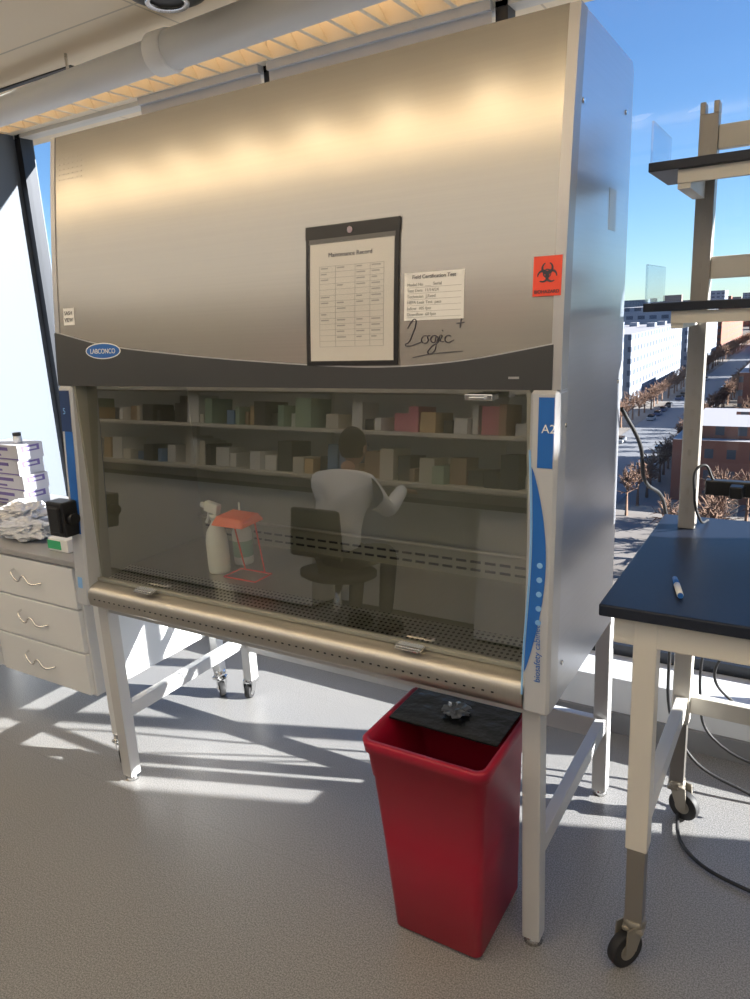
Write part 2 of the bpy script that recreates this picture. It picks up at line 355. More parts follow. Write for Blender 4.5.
strip("graphic_left_top",lambda z:.008,lambda z:.060,1.38,1.52,M_["navy"])
strip("graphic_left_wave",lambda z:.030-.012*math.sin((z-1)*6),lambda z:.062,1.02,1.38,M_["blue"])
strip("graphic_left_small",lambda z:.02,lambda z:.045,.82,.86,M_["lblue"])
text("left_text","5",.02,1.44,.03,M_["lblue"],C,off=.0145)
multibox("outlet_box",[(-.035,.055,yf(1.1)-.075,yf(1.1)-.013,1.02,1.145),(-.02,.04,yf(1.1)-.083,yf(1.1)-.07,1.035,1.13)],M_["black"],C,bevel=.006)
cyl("outlet_knob",(.055,yf(1.1)-.045,1.085),(.078,yf(1.1)-.045,1.085),.02,M_["black"],C)
def ellipse(n,cx,cz,rx,rz,off,mt):
    N=40;vs=[];
    for i in range(N):
        a=2*math.pi*i/N;z=cz+rz*math.sin(a);vs.append((cx+rx*math.cos(a),yf(z)-off,z))
    return mesh(n,vs,[tuple(range(N))],mt,C)
ellipse("badge_rim",.240,1.648,.085,.026,.0070,M_["paper"]);ellipse("badge",.240,1.648,.080,.0225,.0076,M_["blue"])
text("badge_text","LABCONCO",.240,1.640,.022,M_["paper"],C,off=.0085,align="CENTER")
# script lettering
def pen(n,pts,r=.0012):
    P=[]
    for u_,v_ in pts:
        x=1.362+u_*.15;z=1.630+v_*.074;P.append((x,yf(z)-.0015,z))
    tube(n,P,r,M_["ink"],C)
pen("lettering_l",[(.0,.70),(.06,.88),(.14,.98),(.15,.84),(.09,.50),(.02,.24),(-.04,.16),(.02,.12),(.16,.18),(.25,.24)])
pen("lettering_o",[(.36,.44),(.29,.42),(.26,.28),(.31,.20),(.38,.28),(.37,.42),(.42,.44)])
pen("lettering_g",[(.54,.42),(.46,.43),(.43,.28),(.49,.22),(.54,.40),(.53,.18),(.48,-.08),(.38,-.12),(.42,.04),(.56,.22)])
pen("lettering_i",[(.56,.22),(.62,.44),(.60,.26),(.66,.24)])
pen("lettering_c",[(.79,.40),(.73,.43),(.68,.32),(.72,.21),(.84,.28)])
pen("lettering_dot",[(.635,.58),(.64,.60)],.0018)
pen("lettering_plus_h",[(.88,.80),(1.02,.82)]);pen("lettering_plus_v",[(.96,.95),(.94,.66)])
pen("lettering_swash",[(.10,-.26),(.4,-.16),(.75,-.10),(1.0,-.08)],.0009)
front("tag_left",.045,.10,1.735,1.79,.0015,.001,M_["paper"],C,1,1)
for i in range(2): text("tag_left_text_%d"%i,("SASH","VIEW")[i],.05,1.768-i*.022,.018,M_["ink"],C,off=.0022)
box("band_tag",1.63,1.655,yf(1.565)-.009,yf(1.565)-.004,1.560,1.565,M_["trim"],C)
multibox("panel_vent",[(.03+(i%6)*.022,.03+(i%6)*.022+.014,yf(2.26-.016*(i//6))-.0008,yf(2.26-.016*(i//6))+.002,2.26-.016*(i//6),2.263-.016*(i//6)) for i in range(30)],M_["panel"],C)
for i,(yy,zz) in enumerate(((.2,2.15),(.6,2.2),(.6,1.5),(.1,1.45),(.6,.85),(.1,.85))):
    cyl("screw_%d"%i,(W,yy,zz),(W+.003,yy,zz),.006,M_["chrome"],C,seg=12)
box("side_label",W,W+.001,.45,.52,1.9,2.0,M_["pillar"],C)
g=empty("document_pouch",(1.2,yf(1.77)-.005,1.77))
front("backing",1.062,1.332,1.60,1.925,.0042,.002,M_["black"],g,1,8)
front("page_white",1.070,1.324,1.606,1.903,.0052,.0008,mat("page_aged",(.74,.72,.69),.55),g,1,8)
front("top_strip",1.055,1.339,1.915,1.948,.0062,.003,M_["black"],g,1,2)
front("top_sleeve",1.067,1.327,1.903,1.915,.0060,.002,mat("sleeve_grey",(.12,.12,.12),.4),g,1,2)
front("border_l",1.057,1.067,1.597,1.93,.0060,.002,M_["black"],g,1,6);front("border_r",1.327,1.337,1.597,1.93,.0060,.002,M_["black"],g,1,6);front("border_b",1.057,1.337,1.594,1.603,.0060,.002,M_["black"],g,1,1)
cyl("eyelet",(1.195,yf(1.925)-.009,1.930),(1.195,yf(1.925)-.005,1.930),.008,M_["chrome"],g,seg=16)
text("title","Maintenance Record",1.195,1.868,.016,M_["ink"],g,off=.0062,align="CENTER")
M_["line"]=mat("print_grey",(.42,.42,.42),.6)
for i in range(15):
    z=1.845-i*.0145;front("row_%d"%i,1.10,1.295,z,z+.0009,.0058,.0003,M_["line"],g)
for i,x in enumerate((1.10,1.15,1.21,1.255,1.295)): front("col_%d"%i,x,x+.0009,1.642,1.846,.0058,.0003,M_["line"],g,1,4)
random.seed(3)
for i in range(13):
    for j,x in enumerate((1.105,1.155,1.215,1.26)):
        if random.random()<.7:
            z=1.849-i*.0145-.010;front("entry_%d_%d"%(i,j),x,x+random.uniform(.015,.028),z,z+.0035,.0058,.0002,M_["line"],g)
vs=[]
for j in range(9):
    z=1.604+.301*j/8;vs+=[(1.067,yf(z)-.0070,z),(1.327,yf(z)-.0070,z)]
mesh("pouch_film",vs,[(2*i,2*i+1,2*i+3,2*i+2) for i in range(8)],glass("pouch_film",(.95,.95,.94),.06,.12),g)
g=empty("certification_label",(1.43,yf(1.76)-.003,1.76))
front("card",1.352,1.512,1.700,1.812,.0016,.001,M_["paper"],g,1,2)
text("label_title","Field Certification Test",1.432,1.798,.0125,M_["ink"],g,off=.0024,align="CENTER")
for i in range(6):
    z=1.785-i*.014
    text("label_row_%d"%i,("Model No  ___  Serial","Test Date  11/14/24","Technician  J.Reed","HEPA Leak Test  pass","Inflow  105 fpm","Downflow  60 fpm")[i],1.36,z-.004,.0105,M_["line"],g,off=.0024)
    front("rule_%d"%i,1.36,1.505,z-.008,z-.0072,.0020,.0003,M_["line"],g)
g=empty("biohazard_sticker",(1.71,yf(1.78)-.003,1.78))
front("sticker",1.680,1.744,1.740,1.825,.0055,.0015,M_["orange"],g,1,2)
def ring(n,cx,cz,r,a0,a1,wd,off):
    N=24;vs=[];fs=[]
    for i in range(N+1):
        a=a0+(a1-a0)*i/N;t=wd*(.35+.65*math.sin(math.pi*i/N))
        for rr in(r-t/2,r+t/2):
            z=cz+rr*math.sin(a);vs.append((cx+rr*math.cos(a),yf(z)-off,z))
    for i in range(N): fs.append((2*i,2*i+1,2*i+3,2*i+2))
    mesh(n,vs,fs,M_["ink"],g)
cx,cz=1.712,1.788
for k in range(3):
    an=math.pi/2+k*2*math.pi/3;ring("horn_%d"%k,cx+.0115*math.cos(an),cz+.0115*math.sin(an),.0115,an+.45,an+2*math.pi-.45,.006,.0064)
ring("hub",cx,cz,.0085,0,2*math.pi,.003,.0066)
text("sticker_text","BIOHAZARD",cx,1.746,.0100,M_["ink"],g,off=.0064,align="CENTER",bold=.0001)
g=empty("spray_bottle",(.45,.27,.85))
M_["hdpe"]=mat("translucent_plastic",(.85,.87,.87),.35)
bx=-.02
lathe("body",[(0,.0),(.036,.0),(.039,.01),(.039,.12),(.034,.15),(.018,.175),(.013,.185),(.013,.2),(0,.2)],M_["hdpe"],g,(.47+bx,.27,.851))
lathe("label",[(.0395,.03),(.0395,.11)],M_["paper"],g,(.47+bx,.27,.851))
cyl("collar",(.47+bx,.27,1.045),(.47+bx,.27,1.065),.017,M_["white"],g)
mesh("head",[(x+bx,y,z) for x,y,z in((.43,.258,1.075),(.49,.258,1.062),(.50,.258,1.10),(.44,.258,1.112),(.43,.282,1.075),(.49,.282,1.062),(.50,.282,1.10),(.44,.282,1.112))],BF,M_["white"],g,bevel=.004)
cyl("nozzle",(.415+bx,.27,1.094),(.436+bx,.27,1.092),.010,M_["white"],g)
tube("trigger",[(.447+bx,.27,1.08),(.44+bx,.27,1.05),(.428+bx,.27,1.03)],.005,M_["white"],g)
g=empty("squeeze_bottle",(.49,.36,.85))
sq=(.47,.38,.851)
lathe("body",[(0,0),(.034,0),(.036,.008),(.036,.12),(.02,.15),(.014,.155),(.014,.17),(0,.17)],M_["hdpe"],g,sq)
lathe("label",[(.0365,.03),(.0365,.09)],mat("label_palegreen",(.35,.55,.45),.5),g,sq)
lathe("cap",[(.016,.155),(.016,.175),(.004,.19),(.003,.23),(0,.23)],M_["white"],g,sq)
g=empty("waste_bag_stand",(.53,.3,.85))
M_["redwire"]=mat("red_wire",(.85,.06,.03),.4)
sx=-.085
tube("base_loop",[(.60+sx,.22,.856),(.74+sx,.22,.856),(.74+sx,.31,.856),(.60+sx,.31,.856)],.003,M_["redwire"],g,cyc=True,smooth=False)
tube("post_1",[(.62+sx,.31,.856),(.61+sx,.28,1.05)],.003,M_["redwire"],g,smooth=False)
tube("post_2",[(.71+sx,.31,.856),(.71+sx,.28,1.05)],.003,M_["redwire"],g,smooth=False)
tube("top_loop",[(.60+sx,.22,1.06),(.71+sx,.22,1.06),(.71+sx,.31,1.06),(.60+sx,.31,1.06)],.003,M_["redwire"],g,cyc=True,smooth=False)
mesh("orange_cover",[(.58+sx,.20,1.045),(.72+sx,.20,1.045),(.72+sx,.32,1.05),(.58+sx,.32,1.05),(.59+sx,.22,1.075),(.705+sx,.22,1.070),(.705+sx,.31,1.075),(.59+sx,.31,1.078)],BF,M_["orange2"],g,bevel=.004)
# stand
g=empty("cabinet_stand",(W/2,.4,0))
LX=(.035,.085);RX=(1.665,1.715)
multibox("legs",[(LX[0],LX[1],.045,.095,.02,ZB),(RX[0],RX[1],.045,.095,.02,ZB),(LX[0],LX[1],.77,.82,.07,ZB-.02),(RX[0],RX[1],.77,.82,.02,ZB-.02)],M_["stand"],g,bevel=.004)
multibox("top_rails",[(LX[0],LX[1],.095,.77,ZB-.055,ZB-.001),(RX[0],RX[1],.095,.77,ZB-.055,ZB-.001),(LX[1],RX[0],.055,.085,ZB-.045,ZB-.001),(LX[1],RX[0],.78,.81,ZB-.06,ZB-.02)],M_["stand"],g,bevel=.003)
multibox("side_rails",[(LX[0]+.008,LX[1]-.008,.095,.77,.26,.315),(RX[0]+.008,RX[1]-.008,.095,.77,.26,.315),(LX[1]-.01,RX[0]+.01,.76,.79,.24,.315)],M_["stand"],g,bevel=.003)
for i,(x,y) in enumerate(((.06,.07),(1.69,.07),(1.69,.795))):
    cyl("foot_%d"%i,(x,y,0),(x,y,.022),.026,M_["chrome"],g,r1=.016)
def caster(par,x,y,r=.04,tag="",ang=.5,top=None,fork=None):
    c,s=math.cos(ang),math.sin(ang);ax=Vector((c,s,0));off=Vector((-s,c,0))*-.03
    p=Vector((x,y,r))+off
    cyl("wheel"+tag,p-ax*.014,p+ax*.014,r,M_["rubber"],par,seg=32,bevel=.004)
    cyl("hub"+tag,p-ax*.016,p+ax*.016,r*.5,fork or M_["chrome"],par,seg=20)
    for k,sg in enumerate((-1,1)):
        q=ax*(.021*sg)
        vs=[]
        for dd in(-.002,.002):
            for (u_,v_) in((-.018,0),(.018,0),(.03,r+.025),(-.03,r+.025)):
                t=off.normalized()*(-u_) ;base=p+q+ax*dd;vs.append(base+t+Vector((0,0,v_))+(-off if v_>0 else Vector((0,0,0)))*.6)
        mesh("fork%s_%d"%(tag,k),vs,BF,fork or M_["chrome"],par)
    cyl("swivel"+tag,(x,y,2*r+.010),(x,y,top or 2*r+.045),.028,fork or M_["chrome"],par)
    box("yoke"+tag,x-.028,x+.028,y-.028,y+.028,2*r+.004,2*r+.02,fork or M_["chrome"],par,bevel=.006)
caster(g,.06,.795,.032,"_rear",.3,.075)
# ------------------------------------------------------------------ BIN
g=empty("red_waste_bin",(1.45,.1,0))
def ringrect(x0,x1,y0,y1,z,r,n=6):
    out=[]
    for cx_,cy_,a0 in((x1-r,y0+r,-math.pi/2),(x1-r,y1-r,0),(x0+r,y1-r,math.pi/2),(x0+r,y0+r,math.pi)):
        for i in range(n+1):
            a=a0+math.pi/2*i/n;out.append((cx_+r*math.cos(a),cy_+r*math.sin(a),z))
    return out
def loft(n,rings,mt,par,cap0=True,cap1=False,smooth=True):
    vs=[];fs=[];N=len(rings[0])
    for r in rings: vs+=r
    for k in range(len(rings)-1):
        for i in range(N): fs.append((k*N+i,k*N+(i+1)%N,(k+1)*N+(i+1)%N,(k+1)*N+i))
    if cap0: fs.append(tuple(range(N))[::-1])
    if cap1: fs.append(tuple(range((len(rings)-1)*N,len(rings)*N)))
    o=mesh(n,vs,fs,mt,par)
    for p in o.data.polygons: p.use_smooth=smooth and len(p.vertices)==4
    return o
B0=(1.325,1.590,-.075,.235);B1=(1.268,1.610,-.085,.225)
def lerp(t): return [B0[i]+(B1[i]-B0[i])*t for i in range(4)]
H=.605
def rr(t,z,e=0,r=.022):
    a_=lerp(t);return ringrect(a_[0]-e,a_[1]+e,a_[2]-e,a_[3]+e,z,r+e)
R=[rr(0,.002,-.01),rr(0,.012),rr(.45,.30),rr(.80,.49),rr(.80,.494,.004),rr(.95,.568,.006),rr(.95,.570,.014),rr(1,H-.004,.016),rr(1,H,.012),rr(1,H,.0),rr(.9,H-.06,-.003),rr(.02,.02,-.012)]
loft("body",R,M_["red"],g)
vs=rr(.02,.022,-.012);mesh("inner_floor",vs,[tuple(range(len(vs)))],M_["red"],g)
mesh("rear_lid",[(1.274,.035,H-.004),(1.602,.035,H-.004),(1.602,.220,H-.004),(1.274,.220,H-.004),(1.274,.035,H+.003),(1.602,.035,H+.003),(1.602,.220,H+.003),(1.274,.220,H+.003)],BF,mat("black_liner",(.012,.012,.013),.25,bump=.5,bscale=25),g,bevel=.002)
bm=bmesh.new();bmesh.ops.create_icosphere(bm,subdivisions=3,radius=.036)
for v in bm.verts:
    v.co*=random.uniform(.5,1.25);v.co.z*=.35;v.co.x*=1.1
me=bpy.data.meshes.new("crumpled_wrapper");bm.to_mesh(me);bm.free();me.materials.append(mat("wrapper_film",(.22,.23,.25),.15,.3))
o=bpy.data.objects.new("crumpled_wrapper",me);o.location=(1.44,.13,H+.016);COL.objects.link(o)
# ------------------------------------------------------------------ BENCH (right)
g=empty("lab_bench",(2.3,.5,0))
TX0,TX1,TY0,TY1=1.842,2.80,.08,.93
XB=TX1-.10
box("top",TX0,TX1,TY0,TY1,1.0,1.03,M_["bench"],g,bevel=.004)
L2=((1.945,.135),(1.945,.80),(XB,.135),(XB,.80))
multibox("frame",[(x-.027,x+.027,y-.027,y+.027,.36,1.0) for x,y in L2]+[(TX0+.03,TX1-.03,.11,.16,.925,1.0),(TX0+.03,TX1-.03,.78,.83,.925,1.0),(1.92,1.97,.16,.78,.935,1.0),(XB-.025,XB+.025,.16,.78,.935,1.0),
   (1.93,1.965,.16,.78,.40,.46),(XB-.017,XB+.017,.16,.78,.40,.46),(1.97,XB-.02,.785,.815,.40,.46)],M_["cream"],g,bevel=.003)
M_["post"]=mat("zinc_post",(.36,.34,.31),.35,.8)
multibox("posts",[(x-.022,x+.022,y-.022,y+.022,.13,.37) for x,y in L2],M_["post"],g)
M_["fork"]=mat("caster_fork",(.34,.31,.26),.4,.5)
for i,(x,y) in enumerate(L2): caster(g,x,y,.050,"_%d"%i,(-.6,1.2,.5,.2)[i],.14,M_["fork"])
M_["upr"]=mat("upright_grey",(.36,.34,.31),.4,.3)
for i,x in enumerate((1.93,XB)):
    multibox("upright_%d"%i,[(x-.024,x+.024,.775,.825,1.031,2.20),(x-.024,x-.010,.775,.825,2.20,2.23),(x+.010,x+.024,.775,.825,2.20,2.23)],M_["upr"],g,bevel=.002)
    multibox("slots_%d"%i,[(x-.005,x+.005,.7735,.7755,z/100,z/100+.02) for z in range(108,216,6)],M_["post"],g)
for k,z in enumerate((1.69,2.03)):
    box("shelf_%d"%k,TX0-.01,TX1,.50,.77,z,z+.022,M_["bench"],g,bevel=.002)
    multibox("shelf_support_%d"%k,[(1.90,1.93,.52,.77,z-.045,z),(XB-.01,XB+.02,.52,.77,z-.045,z),(1.90,XB+.02,.515,.53,z-.032,z-.001)],M_["cream"],g)
    multibox("shelf_beam_%d"%k,[(1.955,XB-.025,.785,.815,z+.08,z+.14)],M_["cream"],g,bevel=.002)
    box("end_guard_%d"%k,TX0-.008,TX0-.002,.51,.76,z+.0225,z+.12,M_["acr"],g,bevel=.001)
g=empty("power_strip",(2.1,.75,1.2))
multibox("body",[(1.98,2.6,.745,.775,1.15,1.195)],M_["black"],g,bevel=.004)
multibox("sockets",[(2.05+i*.09,2.09+i*.09,.741,.746,1.16,1.185) for i in range(6)],M_["frame"],g)
multibox("plugs",[(2.05,2.085,.70,.743,1.155,1.19),(2.14,2.175,.70,.743,1.155,1.19)],M_["black"],g,bevel=.004)
tube("cord",[(2.0,.76,1.195),(1.97,.74,1.24),(1.955,.73,1.15),(1.97,.76,1.07),(1.98,.88,1.035)],.004,M_["rubber"],g)
g=empty("marker_pen",(1.98,.24,1.04))
mk0=Vector((2.005,.19,1.038));mk1=Vector((1.975,.30,1.038));dd=(mk1-mk0)
cyl("barrel",mk0,mk0+dd*.62,.0075,M_["paper"],g);cyl("cap",mk0+dd*.6,mk1,.008,M_["blue"],g,r1=.0065);cyl("end",mk0-dd*.05,mk0,.0065,M_["blue"],g)
g=empty("power_cables",(2.0,1.0,0))
tube("cable_1",[(1.76,.62,1.42),(1.80,.70,1.30),(1.80,.78,1.18),(1.83,.98,1.05),(1.86,1.02,.6),(1.95,1.0,.12),(2.2,.98,.012)],.006,M_["rubber"],g)
tube("cable_2",[(2.3,.96,.98),(2.1,1.0,.60),(2.02,1.0,.45),(2.08,1.02,.35),(2.3,1.0,.28)],.005,M_["rubber"],g)
tube("cable_3",[(2.15,.96,.98),(2.02,.98,.7),(1.98,1.0,.35),(2.03,1.0,.2),(2.4,.95,.15)],.005,M_["rubber"],g)
tube("cable_4",[(1.98,.95,.012),(1.96,.75,.012),(2.02,.60,.012),(2.2,.52,.012),(2.6,.5,.012)],.006,M_["rubber"],g)
# ------------------------------------------------------------------ DRAWER BENCH (left)
g=empty("drawer_bench",(-.6,.4,0))
box("worktop",-1.90,-.03,.08,.80,.845,.87,mat("worktop_grey",(.36,.36,.37),.45),g,bevel=.004)
multibox("drawer_case",[(-.72,-.13,.105,.72,.29,.845),(-1.33,-.74,.105,.72,.29,.845)],M_["white"],g,bevel=.003)
bs=[];
for x0 in(-.715,-1.325):
    for z0,z1 in((.30,.475),(.482,.66),(.667,.835)): bs.append((x0+.005,x0+.575,.085,.106,z0,z1))
multibox("drawer_fronts",bs,M_["white"],g,bevel=.003)
k=0
for x0 in(-.43,-1.04):
    for zc in(.40,.585,.765):
        tube("handle_%d"%k,[(x0-.085,.084,zc+.02),(x0-.06,.055,zc+.018),(x0-.02,.052,zc-.012),(x0+.02,.052,zc+.014),(x0+.06,.055,zc-.016),(x0+.085,.084,zc-.018)],.0045,M_["chrome"],g);k+=1
L3=((-.085,.15),(-.085,.74),(-1.80,.15),(-1.80,.74))
multibox("legs",[(x-.022,x+.022,y-.022,y+.022,.12,.845) for x,y in L3]+[(-.10,-.07,.17,.72,.77,.845)],M_["white"],g,bevel=.002)
for i,(x,y) in enumerate(L3): caster(g,x,y,.035,"_%d"%i,.9,.125)
for i in range(4):
    n="glove_box" if i==0 else "glove_box.%03d"%i
    z=.871+i*.078;dx=(0,.012,-.008,.006)[i]-.09
    g=empty(n,(-1.15,.63,z))
    box("carton",-1.30+dx,-1.02+dx,.56,.70,z,z+.077,M_["lav"],g,bevel=.002)
    multibox("print",[(-1.29+dx,-1.10+dx,.5585,.5598,z+.048,z+.064),(-1.29+dx,-1.16+dx,.5585,.5598,z+.02,z+.03),(-1.02+dx,-1.0195+dx,.58,.68,z+.040,z+.07),(-1.30+dx,-1.02+dx,.5588,.5598,z+.004,z+.010)],M_["purple"],g)
    multibox("side_white",[(-1.0195+dx,-1.019+dx,.595,.665,z+.048,z+.060),(-1.08+dx,-1.03+dx,.5583,.5598,z+.02,z+.06)],M_["lav"],g)
g=empty("small_jar",(-1.18,.62,1.185));lathe("jar",[(0,0),(.02,0),(.022,.02),(.018,.035),(0,.036)],M_["white"],g,(-1.18,.62,1.184));cyl("lid",(-1.18,.62,1.2195),(-1.18,.62,1.236),.02,M_["black"],g)
def crumple(n,cx,cy,z,sx,sy,sz,mt,seed,sub=4,rough=.2):
    bm=bmesh.new();bmesh.ops.create_icosphere(bm,subdivisions=sub,radius=1)
    for v in bm.verts:
        p=v.co.copy();f=1+.35*noise.noise(p*2.2+Vector((seed,0,0)))+rough*noise.noise(p*5+Vector((0,seed,0)))
        v.co=Vector((p.x*sx*f,p.y*sy*f,max(-.95,p.z*f)*sz+sz*.95))
    me=bpy.data.meshes.new(n);bm.to_mesh(me);bm.free();me.materials.append(mt)
    o=bpy.data.objects.new(n,me);o.location=(cx,cy,z);COL.objects.link(o);return o
wb=mat("white_film",(.62,.64,.68),.3)
crumple("plastic_bag_of_tips",-.60,.21,.871,.14,.07,.04,wb,2,5,.3)
crumple("tissue_wrap",-.88,.40,.871,.11,.10,.045,mat("tissue",(.72,.72,.74),.7),5,5,.3)
crumple("plastic_bag",-.40,.50,.871,.12,.10,.13,mat("blue_film",(.40,.50,.66),.3),9,5,.25)
g=empty("pipette_box",(-.25,.2,.871))
box("sleeve",-.34,-.22,.14,.22,.871,.925,M_["paper"],g,bevel=.003);box("green_band",-.342,-.262,.138,.222,.88,.915,M_["green"],g)
# ------------------------------------------------------------------ LAB BEHIND THE CAMERA
g=empty("supply_shelving",(-1.5,-3.3,0))
sh=[]
for z in(.92,1.30,1.62,1.94,2.26): sh.append((-4.6,1.8,-3.55,-3.05,z,z+.03))
for x in(-4.6,-3.0,-1.4,.2,1.76): sh.append((x,x+.04,-3.55,-3.51,0,2.5));sh.append((x,x+.04,-3.10,-3.06,0,.92))
multibox("shelves",sh,mat("shelf_cream",(.80,.76,.68),.5),g)
random.seed(11)
cols=[(.74,.70,.62),(.85,.85,.83),(.45,.32,.22),(.75,.28,.36),(.14,.28,.50),(.66,.48,.28),(.06,.06,.07),(.36,.50,.38)]
cm=[mat("supply_%d"%i,c_,.5) for i,c_ in enumerate(cols)]
bs=[]
for z in(.95,1.33,1.65,1.97,2.29):
    x=-4.5
    while x<1.6:
        w_=random.uniform(.03,.16);h=random.uniform(.08,.26);
        if random.random()<.92: bs.append((x,x+w_,-3.42,-3.10-random.uniform(0,.10),z+.001,z+h,random.choice((0,0,1,1,1,2,3,4,5,6,6,7))))
        x+=w_+random.uniform(.005,.04)
multibox("supplies",bs,cm,g,bevel=.0)
g=empty("rear_bench",(-1.5,-2.8,0))
multibox("cupboards",[(-4.5,-.85,-3.0,-2.55,.02,.88),(.45,1.7,-3.0,-2.55,.02,.88),(-.85,.45,-3.0,-2.85,.02,.88)],M_["white"],g,bevel=.004);box("counter",-4.55,1.75,-3.0,-2.5,.88,.915,M_["bench"],g)
cxx,cyy=-.22,-1.95
g=empty("office_chair",(cxx,cyy,0))
lathe("seat",[(0,.44),(.2,.44),(.24,.46),(.24,.49),(.2,.50),(0,.50)],M_["black"],g,(cxx,cyy,0))
cyl("gas_post",(cxx,cyy,.09),(cxx,cyy,.44),.025,M_["chrome"],g)
for i in range(5):
    a=i*2*math.pi/5+.3;p=(cxx+.28*math.cos(a),cyy+.28*math.sin(a),.07)
    cyl("spoke_%d"%i,(cxx,cyy,.10),p,.02,M_["black"],g,r1=.013);cyl("roller_%d"%i,(p[0]-.012,p[1],.027),(p[0]+.012,p[1],.027),.027,M_["rubber"],g)
mesh("backrest",[(cxx+a_,cyy+b_,c_) for a_,b_,c_ in((-.19,.22,.60),(.19,.22,.60),(.17,.25,.90),(-.17,.25,.90),(-.19,.26,.60),(.19,.26,.60),(.17,.29,.90),(-.17,.29,.90))],BF,M_["black"],g,bevel=.03)
cyl("back_bar",(cxx,cyy+.17,.47),(cxx,cyy+.25,.66),.02,M_["black"],g)
# seated researcher in a white coat, working at the rear bench (seen only as a reflection)
g=empty("seated_researcher",(cxx,cyy,.5))
P_=lambda x,y,z:(cxx+x,cyy+y,z)
coat=mat("coat_cloth",(.82,.86,.94),.8,bump=.3,bscale=12);skm=mat("skin_tone",(.50,.30,.22),.5);hair=mat("dark_hair",(.02,.014,.010),.6);trou=mat("trousers",(.03,.035,.06),.8)
skin("coat",[P_(0,.04,.60),P_(0,.03,.74),P_(0,.0,.90),P_(0,-.04,1.03),P_(0,-.07,1.10),P_(-.17,-.04,1.03),P_(-.24,-.18,.86),P_(-.19,-.40,.945),P_(-.16,-.50,.965),P_(.17,-.04,1.03),P_(.24,-.18,.86),P_(.19,-.40,.945),P_(.16,-.50,.965)],
 [(0,1),(1,2),(2,3),(3,4),(3,5),(5,6),(6,7),(7,8),(3,9),(9,10),(10,11),(11,12)],[(.19,.15),(.165,.13),(.175,.13),(.13,.10),.06,.075,.058,.048,.042,.075,.058,.048,.042],coat,g)
skin("trousers",[P_(0,.03,.585),P_(-.10,-.05,.575),P_(-.12,-.42,.56),P_(-.12,-.40,.12),P_(.10,-.05,.575),P_(.12,-.42,.56),P_(.12,-.40,.12)],[(0,1),(1,2),(2,3),(0,4),(4,5),(5,6)],[.10,.085,.065,.048,.085,.065,.048],trou,g)
for s_,sx_ in(("l",-.12),("r",.12)):
    loft("shoe_"+s_,[ringrect(cxx+sx_-.045,cxx+sx_+.045,cyy-.60,cyy-.34,.001,.035),ringrect(cxx+sx_-.047,cxx+sx_+.047,cyy-.60,cyy-.34,.03,.035),ringrect(cxx+sx_-.04,cxx+sx_+.04,cyy-.56,cyy-.35,.07,.035),ringrect(cxx+sx_-.035,cxx+sx_+.035,cyy-.45,cyy-.36,.11,.03)],M_["black"],g,True,True)
skin("neck",[P_(0,-.06,1.08),P_(0,-.10,1.17)],[(0,1)],[.052,.05],skm,g)
def blob(n,c_,r3,mt,fn=None,sub=4):
    bm=bmesh.new();bmesh.ops.create_icosphere(bm,subdivisions=sub,radius=1)
    for v in bm.verts:
        p=v.co.copy()
        if fn: p=fn(p)
        v.co=Vector((c_[0]+p.x*r3[0],c_[1]+p.y*r3[1],c_[2]+p.z*r3[2]))
    me=bpy.data.meshes.new(n);bm.to_mesh(me);bm.free();me.materials.append(mt);me.polygons.foreach_set("use_smooth",[True]*len(me.polygons))
    return link(bpy.data.objects.new(n,me),g)
hc=P_(0,-.14,1.25)
def headf(p):
    q=p.copy()
    if q.z<0: q.x*=1-.25*(-q.z);q.y-=.12*(-q.z)
    if q.y<-.85 and abs(q.x)<.22 and -.35<q.z<.12: q.y-=.22*(1-abs(q.x)/.22)
    return q
blob("head",hc,(.075,.095,.115),skm,headf)
blob("hair",(hc[0],hc[1]+.018,hc[2]+.018),(.083,.095,.112),hair,lambda p:Vector((p.x,max(p.y,-.55 if p.z<.45 else -1),max(p.z,-.75))))
for s_ in(-1,1):
    blob("ear_%d"%(s_+1),(hc[0]+s_*.078,hc[1],hc[2]-.01),(.012,.02,.03),skm,None,2)
    blob("eye_%d"%(s_+1),(hc[0]+s_*.030,hc[1]-.086,hc[2]+.005),(.012,.008,.009),M_["paper"],None,2)
blob("mouth",(hc[0],hc[1]-.095,hc[2]-.062),(.022,.008,.007),mat("lips",(.40,.14,.12),.5),None,2)
for s_ in(-1,1):
    wx,wy,wz=.16*s_,-.50,.962
    skin("palm_%d"%(s_+1),[P_(wx,wy,wz),P_(wx,wy-.05,wz-.008),P_(wx,wy-.09,wz-.012)],[(0,1),(1,2)],[.026,(.036,.016),(.036,.013)],skm,g)
    for k,l_ in enumerate((.062,.075,.080,.072)):
        fx=wx+(k-1.5)*.019
        skin("finger_%d_%d"%(s_+1,k),[P_(fx,wy-.085,wz-.012),P_(fx,wy-.085-l_*.45,wz-.010),P_(fx,wy-.085-l_*.75,wz-.024),P_(fx,wy-.085-l_,wz-.036)],[(0,1),(1,2),(2,3)],[.009,.0085,.008,.007],skm,g)
    skin("thumb_%d"%(s_+1),[P_(wx-s_*.025,wy-.02,wz-.01),P_(wx-s_*.048,wy-.055,wz-.02),P_(wx-s_*.052,wy-.085,wz-.032)],[(0,1),(1,2)],[.012,.010,.008],skm,g)
